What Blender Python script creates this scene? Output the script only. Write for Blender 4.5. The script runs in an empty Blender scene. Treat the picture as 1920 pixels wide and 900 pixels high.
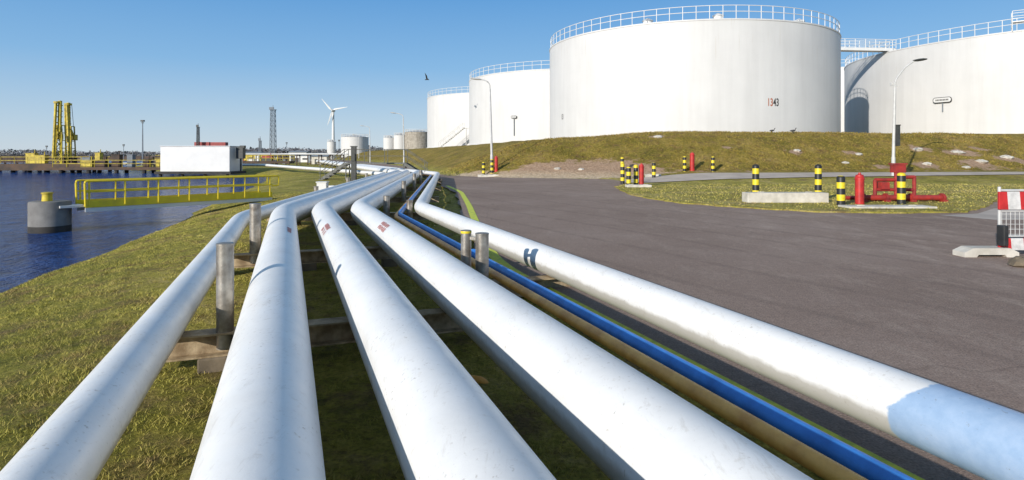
import bpy, math, random, bmesh
import numpy as np
from mathutils import Vector, Matrix
random.seed(4); rng=np.random.default_rng(4)
scene=bpy.context.scene
COL=scene.collection
R=math.radians
# ------------------------------------------------------------------ materials
def newmat(name):
    m=bpy.data.materials.new(name); m.use_nodes=True
    nt=m.node_tree; b=nt.nodes['Principled BSDF']
    return m,nt,b
def N(nt,t,**kw):
    n=nt.nodes.new(t)
    for k,v in kw.items(): setattr(n,k,v)
    return n
def noise(nt,vec,scale,detail=6,rough=.6):
    n=N(nt,'ShaderNodeTexNoise'); n.inputs['Scale'].default_value=scale
    n.inputs['Detail'].default_value=detail; n.inputs['Roughness'].default_value=rough
    nt.links.new(vec,n.inputs['Vector']); return n.outputs['Fac']
def ramp(nt,fac,stops,interp='LINEAR'):
    r=N(nt,'ShaderNodeValToRGB'); r.color_ramp.interpolation=interp
    els=r.color_ramp.elements
    while len(els)<len(stops): els.new(.5)
    for e,(p,c) in zip(els,stops):
        e.position=p; e.color=(c[0],c[1],c[2],1) if not isinstance(c,(int,float)) else (c,c,c,1)
    nt.links.new(fac,r.inputs[0]); return r.outputs[0]
def mix(nt,fac,a,b,mode='MIX'):
    m=N(nt,'ShaderNodeMix',data_type='RGBA',blend_type=mode)
    if isinstance(fac,(int,float)): m.inputs[0].default_value=fac
    else: nt.links.new(fac,m.inputs[0])
    for i,x in ((6,a),(7,b)):
        if isinstance(x,tuple): m.inputs[i].default_value=(x[0],x[1],x[2],1)
        else: nt.links.new(x,m.inputs[i])
    return m.outputs[2]
def math_(nt,op,a,b=None,c=None):
    m=N(nt,'ShaderNodeMath',operation=op)
    for i,x in enumerate((a,b,c)):
        if x is None: continue
        if isinstance(x,(int,float)): m.inputs[i].default_value=x
        else: nt.links.new(x,m.inputs[i])
    return m.outputs[0]
def coords(nt,kind='Object',scale=None):
    if kind=='World':
        v=N(nt,'ShaderNodeNewGeometry').outputs['Position']
    else: v=N(nt,'ShaderNodeTexCoord').outputs[kind]
    if scale:
        mp=N(nt,'ShaderNodeMapping'); mp.inputs['Scale'].default_value=scale
        nt.links.new(v,mp.inputs[0]); v=mp.outputs[0]
    return v
def bump(nt,b,h,strength,dist=.02):
    n=N(nt,'ShaderNodeBump'); n.inputs['Strength'].default_value=strength; n.inputs['Distance'].default_value=dist
    nt.links.new(h,n.inputs['Height']); nt.links.new(n.outputs[0],b.inputs['Normal'])
def pmat(name,c1,c2=None,scale=4,rough=.6,bmp=0,bscale=40,metal=0,lo=.35,hi=.65,kind='Object',st=None,bd=.01):
    m,nt,b=newmat(name)
    v=coords(nt,kind,st)
    c2=c2 or tuple(x*.75 for x in c1)
    f=noise(nt,v,scale)
    nt.links.new(ramp(nt,f,[(lo,c2),(hi,c1)]),b.inputs['Base Color'])
    b.inputs['Roughness'].default_value=rough; b.inputs['Metallic'].default_value=metal
    if bmp: bump(nt,b,noise(nt,v,bscale),bmp,bd)
    return m
M={}
def pipe_white(name,blue=False):
    m,nt,b=newmat(name); v=coords(nt,'World')
    big=ramp(nt,noise(nt,v,1.3,8,.7),[(.3,(.72,.715,.70)),(.6,(.82,.815,.80))])
    spk=ramp(nt,noise(nt,v,38,3,.5),[(.63,0.0),(.71,1.0)])
    msk=ramp(nt,noise(nt,v,2.2,3,.5),[(.40,0.0),(.66,.7)])
    f=math_(nt,'MULTIPLY',spk,msk)
    c=mix(nt,f,big,(.34,.29,.23))
    rb=ramp(nt,noise(nt,coords(nt,'World',(3,.5,3)),6,5,.8),[(.57,0.0),(.68,.35)])
    c=mix(nt,rb,c,(.52,.49,.44))
    # thin run-off stains around the girth
    gt=ramp(nt,noise(nt,coords(nt,'World',(5,5,.6)),3,5,.7),[(.60,0.0),(.70,.28)])
    c=mix(nt,gt,c,(.46,.40,.32))
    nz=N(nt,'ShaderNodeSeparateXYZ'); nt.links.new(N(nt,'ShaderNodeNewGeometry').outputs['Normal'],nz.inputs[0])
    und=ramp(nt,math_(nt,'ADD',nz.outputs[2],math_(nt,'MULTIPLY',noise(nt,v,6),.4)),[(-.0,(1,1,1)),(.18,(0,0,0))])  # shading of the pipe underside painted into the colour, edge broken by noise
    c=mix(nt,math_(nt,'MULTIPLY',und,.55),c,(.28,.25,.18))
    if blue:
        dt=N(nt,'ShaderNodeVectorMath',operation='DOT_PRODUCT'); nt.links.new(v,dt.inputs[0]); dt.inputs[1].default_value=(-.347,.9379,0)
        pz=N(nt,'ShaderNodeVectorMath',operation='DOT_PRODUCT'); nt.links.new(v,pz.inputs[0]); pz.inputs[1].default_value=(0,0,1)
        q=math_(nt,'SUBTRACT',pz.outputs['Value'],.30)
        q2=math_(nt,'MULTIPLY',math_(nt,'MULTIPLY',q,q),3.0)
        e=math_(nt,'ADD',math_(nt,'ADD',dt.outputs['Value'],q2),math_(nt,'MULTIPLY',noise(nt,v,5,4,.6),.14))
        k=ramp(nt,math_(nt,'MULTIPLY',math_(nt,'SUBTRACT',e,2.0),1.0),[(.375,(1,1,1)),(.388,(0,0,0))])
        bl=ramp(nt,noise(nt,v,3.5,8,.75),[(.32,(.26,.38,.56)),(.5,(.32,.45,.63)),(.68,(.40,.52,.69))])
        scf=ramp(nt,noise(nt,coords(nt,'World',(1,1,2.5)),22,5,.7),[(.64,0.0),(.70,.75)])
        bl=mix(nt,scf,bl,(.20,.22,.24))
        c=mix(nt,k,c,bl)
    nt.links.new(c,b.inputs['Base Color'])
    nt.links.new(ramp(nt,noise(nt,v,5),[(.3,.28),(.7,.48)]),b.inputs['Roughness'])
    bump(nt,b,noise(nt,v,14,6,.7),.14,.01)
    return m
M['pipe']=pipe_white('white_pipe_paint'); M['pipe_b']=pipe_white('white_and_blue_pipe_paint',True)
def tank_white():
    m,nt,b=newmat('white_tank_paint'); v=coords(nt,'Object')
    st=noise(nt,coords(nt,'Object',(1.2,1.2,.08)),1.0,6,.6)
    big=ramp(nt,st,[(.25,(.60,.595,.585)),(.65,(.66,.655,.645))])
    sof=ramp(nt,noise(nt,v,.16,5,.6),[(.35,.93),(.65,1.02)])
    big=mix(nt,1.0,big,sof,'MULTIPLY')
    xyz=N(nt,'ShaderNodeSeparateXYZ'); nt.links.new(v,xyz.inputs[0])
    fr=math_(nt,'FRACT',math_(nt,'DIVIDE',xyz.outputs[2],1.78))
    seam=ramp(nt,fr,[(.0,1.0),(.012,0.0)])
    c=mix(nt,math_(nt,'MULTIPLY',seam,.16),big,(.42,.42,.41))
    run=ramp(nt,noise(nt,coords(nt,'Object',(2.5,2.5,.12)),2.0,4),[(.62,0.0),(.75,1.0)])
    top=ramp(nt,math_(nt,'DIVIDE',xyz.outputs[2],10.7),[(.55,0.0),(1.0,.9)])
    c=mix(nt,math_(nt,'MULTIPLY',run,math_(nt,'MULTIPLY',top,.6)),c,(.42,.35,.24))
    nt.links.new(c,b.inputs['Base Color']); b.inputs['Roughness'].default_value=.6
    bump(nt,b,math_(nt,'ADD',noise(nt,v,.5,3),math_(nt,'MULTIPLY',seam,.2)),.18,.05)
    return m
M['tank']=tank_white()
M['white']=pmat('white_paint',(.72,.72,.71),(.64,.64,.63),.6,.5)
M['grey_tank']=pmat('weathered_tank_paint',(.42,.38,.32),(.25,.22,.18),1.5,.7)
M['roof']=pmat('tank_roof_paint',(.55,.55,.53),(.42,.41,.39),1,.6)
M['concrete']=pmat('concrete',(.66,.62,.55),(.46,.43,.37),3,.85,.4,30)
M['pconc']=pmat('grey_concrete_pile',(.24,.235,.225),(.15,.145,.14),1.5,.85,.4,20)
M['dconc']=pmat('dark_concrete',(.24,.19,.13),(.12,.095,.065),2.5,.85,.5,20)
M['rust']=pmat('tan_rusty_beam_paint',(.52,.41,.26),(.22,.15,.08),6,.7,.4,40)
M['galv']=pmat('galvanised_steel',(.46,.43,.38),(.20,.17,.14),7,.4,.15,30,metal=.6)
M['brown']=pmat('ochre_pipe_paint',(.98,.50,.11),(.70,.30,.06),5,.5,.2,40)
M['blue']=pmat('blue_pipe_paint',(.05,.25,.70),(.03,.16,.48),5,.45,.1,30)
M['redmark']=pmat('red_stencil_paint',(.40,.09,.08),(.58,.36,.33),60,.6)
M['yellow']=pmat('yellow_paint',(.85,.66,.02),(.70,.52,.03),4,.5)
M['ylime']=pmat('mossy_yellow_line_paint',(.72,.74,.06),(.36,.48,.07),9,.7,kind='World',lo=.3,hi=.6)
M['armyellow']=pmat('weathered_yellow_paint',(.70,.55,.04),(.30,.22,.03),2,.6)
M['red']=pmat('red_paint',(.56,.03,.025),(.34,.02,.02),4,.45)
M['dred']=pmat('dull_red_paint',(.40,.035,.025),(.2,.025,.025),4,.5)
M['black']=pmat('black_paint',(.02,.02,.02),(.035,.035,.035),6,.5)
M['dark']=pmat('dark_steel',(.06,.065,.06),(.03,.03,.03),5,.55)
M['stair']=pmat('grey_stair_steel',(.17,.17,.155),(.09,.09,.08),5,.55)
M['rustred']=pmat('dark_brown_structure',(.11,.065,.04),(.045,.035,.03),.8,.8)
M['blackpile']=pmat('dark_pile',(.05,.045,.04),(.02,.02,.02),2,.8)
M['hazegrey']=pmat('hazy_grey_steel',(.22,.25,.28),(.16,.18,.2),1,.8)
M['lampgrey']=pmat('lamp_post_grey',(.60,.60,.59),(.48,.48,.47),3,.45)
M['soot']=pmat('text_black',(.03,.03,.03),(.07,.07,.07),3,.6)
M['textred']=pmat('text_rust_red',(.40,.10,.04),(.42,.14,.07),3,.6)
def stripes(name,ca,cb,per,ax,ph=0,diag=0):
    m,nt,b=newmat(name); v=coords(nt,'Object')
    s=N(nt,'ShaderNodeSeparateXYZ'); nt.links.new(v,s.inputs[0])
    q=s.outputs[ax]
    if diag: q=math_(nt,'ADD',q,math_(nt,'MULTIPLY',s.outputs[2],diag))
    f=math_(nt,'FRACT',math_(nt,'ADD',math_(nt,'DIVIDE',q,per),ph))
    k=ramp(nt,f,[(0,0.0),(.5,1.0)],'CONSTANT')
    c=mix(nt,k,ca,cb)
    d=ramp(nt,noise(nt,v,9,5),[(.3,.7),(.6,1.0)])
    c=mix(nt,1.0,c,d,'MULTIPLY')
    nt.links.new(c,b.inputs['Base Color']); b.inputs['Roughness'].default_value=.5
    return m
M['bollard']=stripes('black_yellow_bands',(.02,.02,.02),(.80,.62,.02),.40,2,.0)
M['rw']=stripes('red_white_blocks',(.56,.03,.03),(.70,.69,.67),.42,0,.1,.08)
def grass_mat(name,blade=False,dry=0.0):
    m,nt,b=newmat(name); v=coords(nt,'World')
    a=noise(nt,v,.35,8,.65); f=noise(nt,v,5.5,8,.7); g=noise(nt,v,30,3,.6)
    t=math_(nt,'ADD',math_(nt,'MULTIPLY',a,.5),math_(nt,'MULTIPLY',f,.5))
    px=N(nt,'ShaderNodeSeparateXYZ'); nt.links.new(v,px.inputs[0])
    t=math_(nt,'ADD',t,dry)
    c=ramp(nt,t,[(.36,(.16,.16,.028)),(.45,(.31,.29,.045)),(.54,(.48,.41,.085)),(.66,(.64,.51,.22))])
    if blade:
        c=mix(nt,.5,c,ramp(nt,g,[(.3,(.28,.29,.04)),(.7,(.66,.56,.19))]))
        wn=ramp(nt,noise(nt,v,1.3,9,.8),[(.40,.85),(.52,0.0)])
        c=mix(nt,wn,c,(.30,.21,.095))
    else:
        at=N(nt,'ShaderNodeAttribute',attribute_name='bare')
        k=math_(nt,'ADD',at.outputs['Fac'],math_(nt,'MULTIPLY',math_(nt,'SUBTRACT',noise(nt,v,1.4,8,.7),.5),1.6))
        k=ramp(nt,k,[(.42,0.0),(.6,1.0)])
        s=ramp(nt,noise(nt,v,1.3,9,.8),[(.36,.9),(.50,0.0)])
        c=mix(nt,s,c,(.24,.165,.08))
        s=ramp(nt,noise(nt,v,6,6,.75),[(.34,.7),(.44,0.0)])
        c=mix(nt,s,c,(.13,.095,.04))
        c=mix(nt,k,c,ramp(nt,f,[(.35,(.48,.35,.22)),(.65,(.78,.63,.45))]))
        c=mix(nt,1.0,c,ramp(nt,g,[(.3,.55),(.6,1.0)]),'MULTIPLY')
        bump(nt,b,math_(nt,'ADD',noise(nt,v,9,8,.75),math_(nt,'MULTIPLY',noise(nt,v,1.5,4),1.5)),1.0,.10)
    # embankment turf is duller and browner than the river bank
    hd=ramp(nt,math_(nt,'DIVIDE',px.outputs[2],4.0),[(.03,0.0),(.14,1.0)])
    dul=mix(nt,1.0,c,(.74,.64,.62),'MULTIPLY')
    c=mix(nt,hd,c,dul)
    nt.links.new(c,b.inputs['Base Color']); b.inputs['Roughness'].default_value=.9
    b.inputs['Specular IOR Level'].default_value=.2
    return m
M['grass']=grass_mat('grass_ground'); M['blade']=grass_mat('grass_blades',True)
M['grassdry']=grass_mat('dry_grass_ground',dry=.04); M['bladedry']=grass_mat('dry_grass_blades',True,dry=.05)
def asphalt():
    m,nt,b=newmat('asphalt'); v=coords(nt,'World')
    a=noise(nt,v,.22,8,.65); g=noise(nt,v,60,2,.5)
    c=ramp(nt,a,[(.32,(.275,.20,.160)),(.5,(.325,.24,.195)),(.68,(.375,.285,.235))])
    mp=N(nt,'ShaderNodeMapping'); mp.inputs['Rotation'].default_value=(0,0,R(35)); mp.inputs['Scale'].default_value=(1.4,.6,1)
    nt.links.new(v,mp.inputs[0])
    # dusty film, stronger toward the right where the site traffic turns
    ps=N(nt,'ShaderNodeSeparateXYZ'); nt.links.new(v,ps.inputs[0])
    east=ramp(nt,math_(nt,'DIVIDE',ps.outputs[0],14.0),[(.15,.25),(.6,.8)])
    d=ramp(nt,noise(nt,mp.outputs[0],1.2,9,.8),[(.50,0.0),(.70,1.0)])
    c=mix(nt,math_(nt,'MULTIPLY',d,east),c,(.54,.43,.35))
    mp2=N(nt,'ShaderNodeMapping'); mp2.inputs['Rotation'].default_value=(0,0,R(-28)); nt.links.new(v,mp2.inputs[0])
    wv=N(nt,'ShaderNodeTexWave'); wv.inputs['Scale'].default_value=.22; wv.inputs['Distortion'].default_value=4; wv.inputs['Detail'].default_value=2; wv.inputs['Detail Scale'].default_value=.3
    nt.links.new(mp2.outputs[0],wv.inputs['Vector'])
    tr=ramp(nt,wv.outputs['Fac'],[(.0,.35),(.07,0.0)])
    c=mix(nt,math_(nt,'MULTIPLY',tr,ramp(nt,noise(nt,v,2,4),[(.35,.3),(.6,1.0)])),c,(.19,.14,.115))
    sp=ramp(nt,noise(nt,v,14,8,.85),[(.35,.78),(.62,1.10)])
    c=mix(nt,1.0,c,sp,'MULTIPLY')
    vo=N(nt,'ShaderNodeTexVoronoi',feature='DISTANCE_TO_EDGE'); vo.inputs['Scale'].default_value=.13
    nz=N(nt,'ShaderNodeTexNoise'); nz.inputs['Scale'].default_value=.9; nt.links.new(v,nz.inputs['Vector'])
    va=N(nt,'ShaderNodeVectorMath',operation='ADD'); nt.links.new(v,va.inputs[0]); nt.links.new(nz.outputs['Color'],va.inputs[1])
    nt.links.new(va.outputs[0],vo.inputs['Vector'])
    cr=ramp(nt,vo.outputs['Distance'],[(.0,.3),(.003,0.0)])
    c=mix(nt,cr,c,(.14,.105,.085))
    c=mix(nt,1.0,c,ramp(nt,g,[(.3,.70),(.7,1.2)]),'MULTIPLY')
    nt.links.new(c,b.inputs['Base Color']); b.inputs['Roughness'].default_value=.92
    b.inputs['Specular IOR Level'].default_value=.15
    bump(nt,b,noise(nt,v,70,3,.6),.6,.012)
    return m
M['asphalt']=asphalt()
M['pathm']=pmat('pale_path_asphalt',(.54,.46,.39),(.40,.34,.29),.8,.9,.3,40,kind='World')
def water():
    m,nt,b=newmat('water'); v=coords(nt,'World')
    n1=noise(nt,coords(nt,'World',(1,.6,1)),1.6,6,.7); n2=noise(nt,coords(nt,'World',(1,.6,1)),6,5,.6)
    h=math_(nt,'ADD',n1,math_(nt,'MULTIPLY',n2,.45))
    c=ramp(nt,h,[(.55,(.006,.035,.16)),(.9,(.03,.13,.46))])
    nt.links.new(c,b.inputs['Base Color']); b.inputs['Roughness'].default_value=.10; b.inputs['IOR'].default_value=1.17
    bump(nt,b,h,1.0,1.1)
    return m
M['water']=water()
M['tree']=pmat('bare_wood_haze',(.22,.21,.22),(.13,.13,.14),.05,.95,kind='World')
# ------------------------------------------------------------------ mesh builder
class MB:
    def __init__(s): s.v=[]; s.f=[]; s.mi=[]; s.cur=0
    def add(s,vs,fs):
        o=len(s.v); s.v+= [tuple(p) for p in vs]; s.f+=[tuple(i+o for i in f) for f in fs]; s.mi+=[s.cur]*len(fs); return s
    def box(s,c,d,rz=0,M3=None):
        vs=[]
        for dx in (-.5,.5):
            for dy in (-.5,.5):
                for dz in (-.5,.5):
                    p=Vector((dx*d[0],dy*d[1],dz*d[2]))
                    if M3: p=M3@p
                    elif rz: p=Matrix.Rotation(rz,3,'Z')@p
                    vs.append(p+Vector(c))
        return s.add(vs,[(0,1,3,2),(4,6,7,5),(0,4,5,1),(2,3,7,6),(0,2,6,4),(1,5,7,3)])
    def beam(s,a,b,w,h):
        a=Vector(a); b=Vector(b); d=b-a; L=d.length; x=d.normalized()
        up=Vector((0,0,1)) if abs(x.z)<.95 else Vector((0,1,0))
        y=up.cross(x).normalized(); z=x.cross(y)
        M3=Matrix((x,y,z)).transposed()
        return s.box((a+b)/2,(L,w,h),M3=M3)
    def cyl(s,a,b,r0,r1=None,n=12):
        r1=r0 if r1 is None else r1
        a=Vector(a); b=Vector(b); x=(b-a).normalized()
        up=Vector((0,0,1)) if abs(x.z)<.95 else Vector((1,0,0))
        y=up.cross(x).normalized(); z=x.cross(y); vs=[]
        for c,r in ((a,r0),(b,r1)):
            for i in range(n):
                t=2*math.pi*i/n; vs.append(c+(y*math.cos(t)+z*math.sin(t))*r)
        fs=[(i,(i+1)%n,n+(i+1)%n,n+i) for i in range(n)]+[tuple(reversed(range(n))),tuple(range(n,2*n))]
        return s.add(vs,fs)
    def tube(s,pts,r,n=24,cap=True):
        P=[Vector(p) for p in pts]; vs=[]
        for i,p in enumerate(P):
            d=(P[min(i+1,len(P)-1)]-P[max(i-1,0)]).normalized()
            up=Vector((0,0,1)) if abs(d.z)<.97 else Vector((0,1,0))
            y=up.cross(d).normalized(); z=d.cross(y)
            k=1.0
            if 0<i<len(P)-1:
                c=(P[i]-P[i-1]).normalized().dot((P[i+1]-P[i]).normalized()); k=1/max(.5,math.sqrt((1+c)/2))
            for j in range(n):
                t=2*math.pi*j/n; vs.append(p+(y*math.cos(t)*k+z*math.sin(t))*r)
        fs=[]
        for i in range(len(P)-1):
            for j in range(n):
                a=i*n+j; b=i*n+(j+1)%n; fs.append((a,b,b+n,a+n))
        if cap: fs+=[tuple(reversed(range(n))),tuple(range((len(P)-1)*n,len(P)*n))]
        return s.add(vs,fs)
    def lathe(s,c,prof,n=24):
        vs=[];c=Vector(c)
        for r,z in prof:
            for j in range(n):
                t=2*math.pi*j/n; vs.append(c+Vector((r*math.cos(t),r*math.sin(t),z)))
        fs=[]
        for i in range(len(prof)-1):
            for j in range(n):
                a=i*n+j; b=i*n+(j+1)%n; fs.append((a,b,b+n,a+n))
        fs+=[tuple(reversed(range(n))),tuple(range((len(prof)-1)*n,len(prof)*n))]
        return s.add(vs,fs)
    def make(s,name,mats,parent=None,origin=(0,0,0),smooth=False,bevel=0,angle=40,**props):
        me=bpy.data.meshes.new(name); o=Vector(origin)
        me.from_pydata([tuple(Vector(p)-o) for p in s.v],[],s.f)
        for m in (mats if isinstance(mats,(list,tuple)) else [mats]): me.materials.append(m)
        for p,mi in zip(me.polygons,s.mi): p.material_index=mi
        if smooth:
            me.polygons.foreach_set('use_smooth',[True]*len(me.polygons))
            me.set_sharp_from_angle(angle=R(angle))
        me.update()
        ob=bpy.data.objects.new(name,me); COL.objects.link(ob)
        if parent: ob.parent=parent
        else: ob.location=o
        if bevel:
            b=ob.modifiers.new('b','BEVEL'); b.width=bevel; b.segments=2; b.limit_method='ANGLE'
        for k,v in props.items(): ob[k]=v
        return ob
def thing(name,label,cat,loc,group=None):
    e=bpy.data.objects.new(name,None); e.location=loc; e.empty_display_size=.3; COL.objects.link(e)
    e['label']=label; e['category']=cat
    if group: e['group']=group
    return e
def fillet(pts,r,seg=8):
    P=[Vector(p) for p in pts]; out=[P[0]]
    for i in range(1,len(P)-1):
        a=(P[i-1]-P[i]).normalized(); b=(P[i+1]-P[i]).normalized()
        A=P[i]+a*r; B=P[i]+b*r
        for k in range(seg+1):
            t=k/seg; out.append(A*(1-t)**2+P[i]*2*t*(1-t)+B*t*t)
    out.append(P[-1]); return out
# ------------------------------------------------------------------ terrain
SH_Y=[-60,0,11.7,23.5,33.9,61,72,82,95,110,140,400,430,5000]
SH_X=[9,-7,-9.96,-13.1,-16.8,-24.8,-29,-37,-55,-72,-85,-95,-1500,-9000]
ED=[(11.7,-23.4),(-.5,9.5),(-1.3,16),(-1.75,20.2),(-2.6,27.4),(-3.9,33),(-5,42),(-9.5,60),(-19.5,87),(-42,148),(-110,330),(-2000,5000)]
EDY=[e[1] for e in ED]; EDX=[e[0] for e in ED]
FT=[(-800,3000),(-95,300),(-34,148),(-15.6,87),(-5.5,49),(0,44),(7,42),(18,42.5),(36,45),(70,50),(200,70),(3000,400)]
def smooth(t): t=np.clip(t,0,1); return t*t*(3-2*t)
def footdist(x,y):
    best=np.full(x.shape,1e9); sg=np.zeros(x.shape)
    for (ax,ay),(bx,by) in zip(FT[:-1],FT[1:]):
        dx,dy=bx-ax,by-ay; L=dx*dx+dy*dy
        t=np.clip(((x-ax)*dx+(y-ay)*dy)/L,0,1)
        qx=ax+t*dx; qy=ay+t*dy; d=np.hypot(x-qx,y-qy)
        s=np.sign(dx*(y-ay)-dy*(x-ax)); m=d<best-1e-9
        best=np.where(m,d,best); sg=np.where(m,s,sg)
    return best*sg
def wob(x,y):
    return (np.sin(x*.9+1.3*np.sin(y*.7))+np.sin(y*1.1+1.7*np.sin(x*.5+2))+.6*np.sin(x*2.3+y*1.9)+.5*np.sin(x*3.7-y*2.8+1))/3
def g(x,y):
    x=np.asarray(x,float); y=np.asarray(y,float)
    s=x-np.interp(y,SH_Y,SH_X)+wob(x*.8,y*.8)*.25
    z=np.interp(s,[-40,-3,0,.8,2.5,4.4,5.2],[-5,-2.0,-1.02,-.72,-.42,-.2,-.18])
    e=x-np.interp(y,EDY,EDX)
    onroad=smooth((e+.45)/.35)
    z=z+onroad*.14*(s>0)
    z=z+wob(x*2,y*2)*.025*(1-onroad)*(s>0)
    rise=.5*smooth((y-33)/8)*smooth((x-5.5)/8)
    d=footdist(x,y)+wob(x*.6,y*.6)*.35
    hl=np.interp(d,[0,.8,7.5,10,13],[0,.18,2.75,3.2,3.3])
    z=z+rise+hl+wob(x*.7+3,y*.9)*.09*np.clip(hl/1.0,0,1)*np.clip(1-(d-9)/4,0,1)
    far=smooth((y-420)/30)*0.3
    return z-far
def gz(x,y): return float(g(np.array([x]),np.array([y]))[0])
def axis(a,b,st,lo,hi,gr):
    v=list(np.arange(a,b+1e-6,st)); k=st; x=v[-1]
    while x<hi: k*=gr; x+=k; v.append(x)
    k=st; x=v[0]; pre=[]
    while x>lo: k*=gr; x-=k; pre.append(x)
    return np.array(pre[::-1]+v)
xs=axis(-30,46,.5,-5000,5000,1.13); ys=axis(-6,62,.5,-60,5000,1.075)
X,Y=np.meshgrid(xs,ys); Z=g(X,Y)
nv=X.size; nx=len(xs); ny=len(ys)
co=np.stack([X.ravel(),Y.ravel(),Z.ravel()],1)
idx=np.arange(nv).reshape(ny,nx)
q=np.stack([idx[:-1,:-1].ravel(),idx[:-1,1:].ravel(),idx[1:,1:].ravel(),idx[1:,:-1].ravel()],1)
me=bpy.data.meshes.new('ground'); me.from_pydata(co.tolist(),[],q.tolist())
me.polygons.foreach_set('use_smooth',[True]*len(me.polygons))
def barefield(x,y):
    bare=np.zeros(x.shape)
    for bx,by,rx,ry,a in [(3.2,45,4.5,1.6,1.1),(8,43.6,3,1.2,.8),(-3.5,47.5,2,1.2,.6),(33.5,49.5,.9,.7,.9),(36.5,49,1.3,.7,1),(36,46.7,1.2,.8,1),(31.5,46,.9,.7,.9),(12,50,.8,.6,.8),
        (22,47,.7,.6,.7),(40,48,1.5,.8,.9),(27,48,.8,.5,.7),(27.5,45,.6,.4,.8),(17,47.5,.6,.4,.6),(39,50.5,1,.5,.8),(15,38,3,.8,.35),(-6,30,1,3,.25)]:
        bare+=a*np.exp(-((x-bx)/rx)**2-((y-by)/ry)**2)
    ssd=x-np.interp(y,SH_Y,SH_X); bare+=.35*np.exp(-((ssd-.1)/.5)**2)
    fd=footdist(x,y); bare+=.3*np.exp(-((fd-.3)/.7)**2)*(x>-20)
    bare+=.12*(fd>0)*(x>-12)*(y<60)
    return bare
at=me.attributes.new('bare','FLOAT','POINT'); at.data.foreach_set('value',barefield(co[:,0],co[:,1]).astype(np.float32))
me.materials.append(M['grass'])
gr=bpy.data.objects.new('ground',me); COL.objects.link(gr); gr['kind']='structure'
w=MB(); w.add([(-6000,-200,-1),(60,-200,-1),(60,6000,-1),(-6000,6000,-1)],[(0,1,2,3)]); w.make('water',M['water'],kind='structure')
r=MB(); rows=list(np.arange(-24,60,1.0))+list(range(60,330,6)); vs=[];fs=[]
for yy in rows:
    l=float(np.interp(yy,EDY,EDX))+.06*math.sin(yy*1.7)
    if yy<43: rr=90
    else: rr=float(np.interp(yy,[49,87,148,300,3000],[-5.0,-15.2,-33.5,-94,-799]))
    rr=max(rr,l+4) if yy>=43 else rr
    if 43<=yy<49: rr=9-(yy-43)*2
    for k in range(5): vs.append((l+(rr-l)*k/4,yy,0.0))
for i in range(len(rows)-1):
    for k in range(4):
        a=i*5+k; fs.append((a,a+1,a+6,a+5))
r.add(vs,fs); r.make('road',M['asphalt'],kind='structure')
def ribbon(name,left,right,mat,off,n=90,kind='structure',nc=6):
    L=MB(); vs=[];fs=[]
    for i in range(n+1):
        t=i/n
        a=np.array([np.interp(t,np.linspace(0,1,len(left)),[p[k] for p in left]) for k in (0,1)])
        b=np.array([np.interp(t,np.linspace(0,1,len(right)),[p[k] for p in right]) for k in (0,1)])
        for k in range(nc):
            p=a+(b-a)*k/(nc-1); vs.append((p[0],p[1],max(gz(p[0],p[1]),0)+off))
    for i in range(n):
        for k in range(nc-1):
            a=i*nc+k; fs.append((a,a+1,a+nc+1,a+nc))
    L.add(vs,fs); return L.make(name,mat,smooth=True,kind=kind)
ribbon('path',[(6.5,35.8),(12,36.6),(18.6,37.6),(36,39.4),(60,42.5)],[(7.2,40.2),(12,40.4),(18.6,40.6),(36,42.6),(60,46)],M['pathm'],.035)
isl=[(6.3,33.8),(5.4,31.5),(5.1,28.5),(5.0,25.6),(5.2,23.4),(5.9,20.9),(7.2,19.2),(9.1,17.7),(11.6,17.4),(13.4,17.7),(15.2,19.4),(17.5,21.8),(20.5,23.6),(30,25.5),(60,29),(60,40),(30,37),(18,36.2),(9,35.5),(7,35.0)]
pp=[]
for i in range(len(isl)):
    a=Vector(isl[i]);b=Vector(isl[(i+1)%len(isl)]);n=max(1,int((b-a).length/.35))
    for k in range(n):
        p=a+(b-a)*k/n; p=p+Vector((random.uniform(-.07,.07),random.uniform(-.12,.12))); pp.append((p.x,p.y,.045))
v0=len(pp); low=[(p[0],p[1],-.02) for p in pp]
I=MB(); I.add(pp+low,[tuple(range(v0))]+[(i,i+v0,(i+1)%v0+v0,(i+1)%v0) for i in range(v0)])
ob=I.make('grass_verge_ground',M['grassdry'],kind='structure')
m=MB(); m.add([(12.0,16.9,.005),(12.6,15.7,.005),(16.4,16.0,.005),(17.4,19.0,.005),(15.2,19.0,.005),(13.4,17.35,.005)],[tuple(range(6))]); m.make('pavement',M['pathm'],kind='structure')
yl=[(9.3,-17),(2.06,3.15),(-.22,9.4),(-.6,12.5),(-.99,16),(-1.43,20.2),(-2.3,27.4),(-3.55,33)]
pts=fillet([(a,b,0) for a,b in yl],1.2,5); L=MB(); vs=[];fs=[]
for i,p in enumerate(pts):
    d=(pts[min(i+1,len(pts)-1)]-pts[max(0,i-1)]).normalized(); s=Vector((d.y,-d.x,0))*.085
    vs+=[p-s*1.25+Vector((0,0,.006)),p+s+Vector((0,0,.006))]
fs=[(2*i,2*i+1,2*i+3,2*i+2) for i in range(len(pts)-1)]
L.add(vs,fs); L.make('road_marking',M['ylime'],kind='structure')
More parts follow.
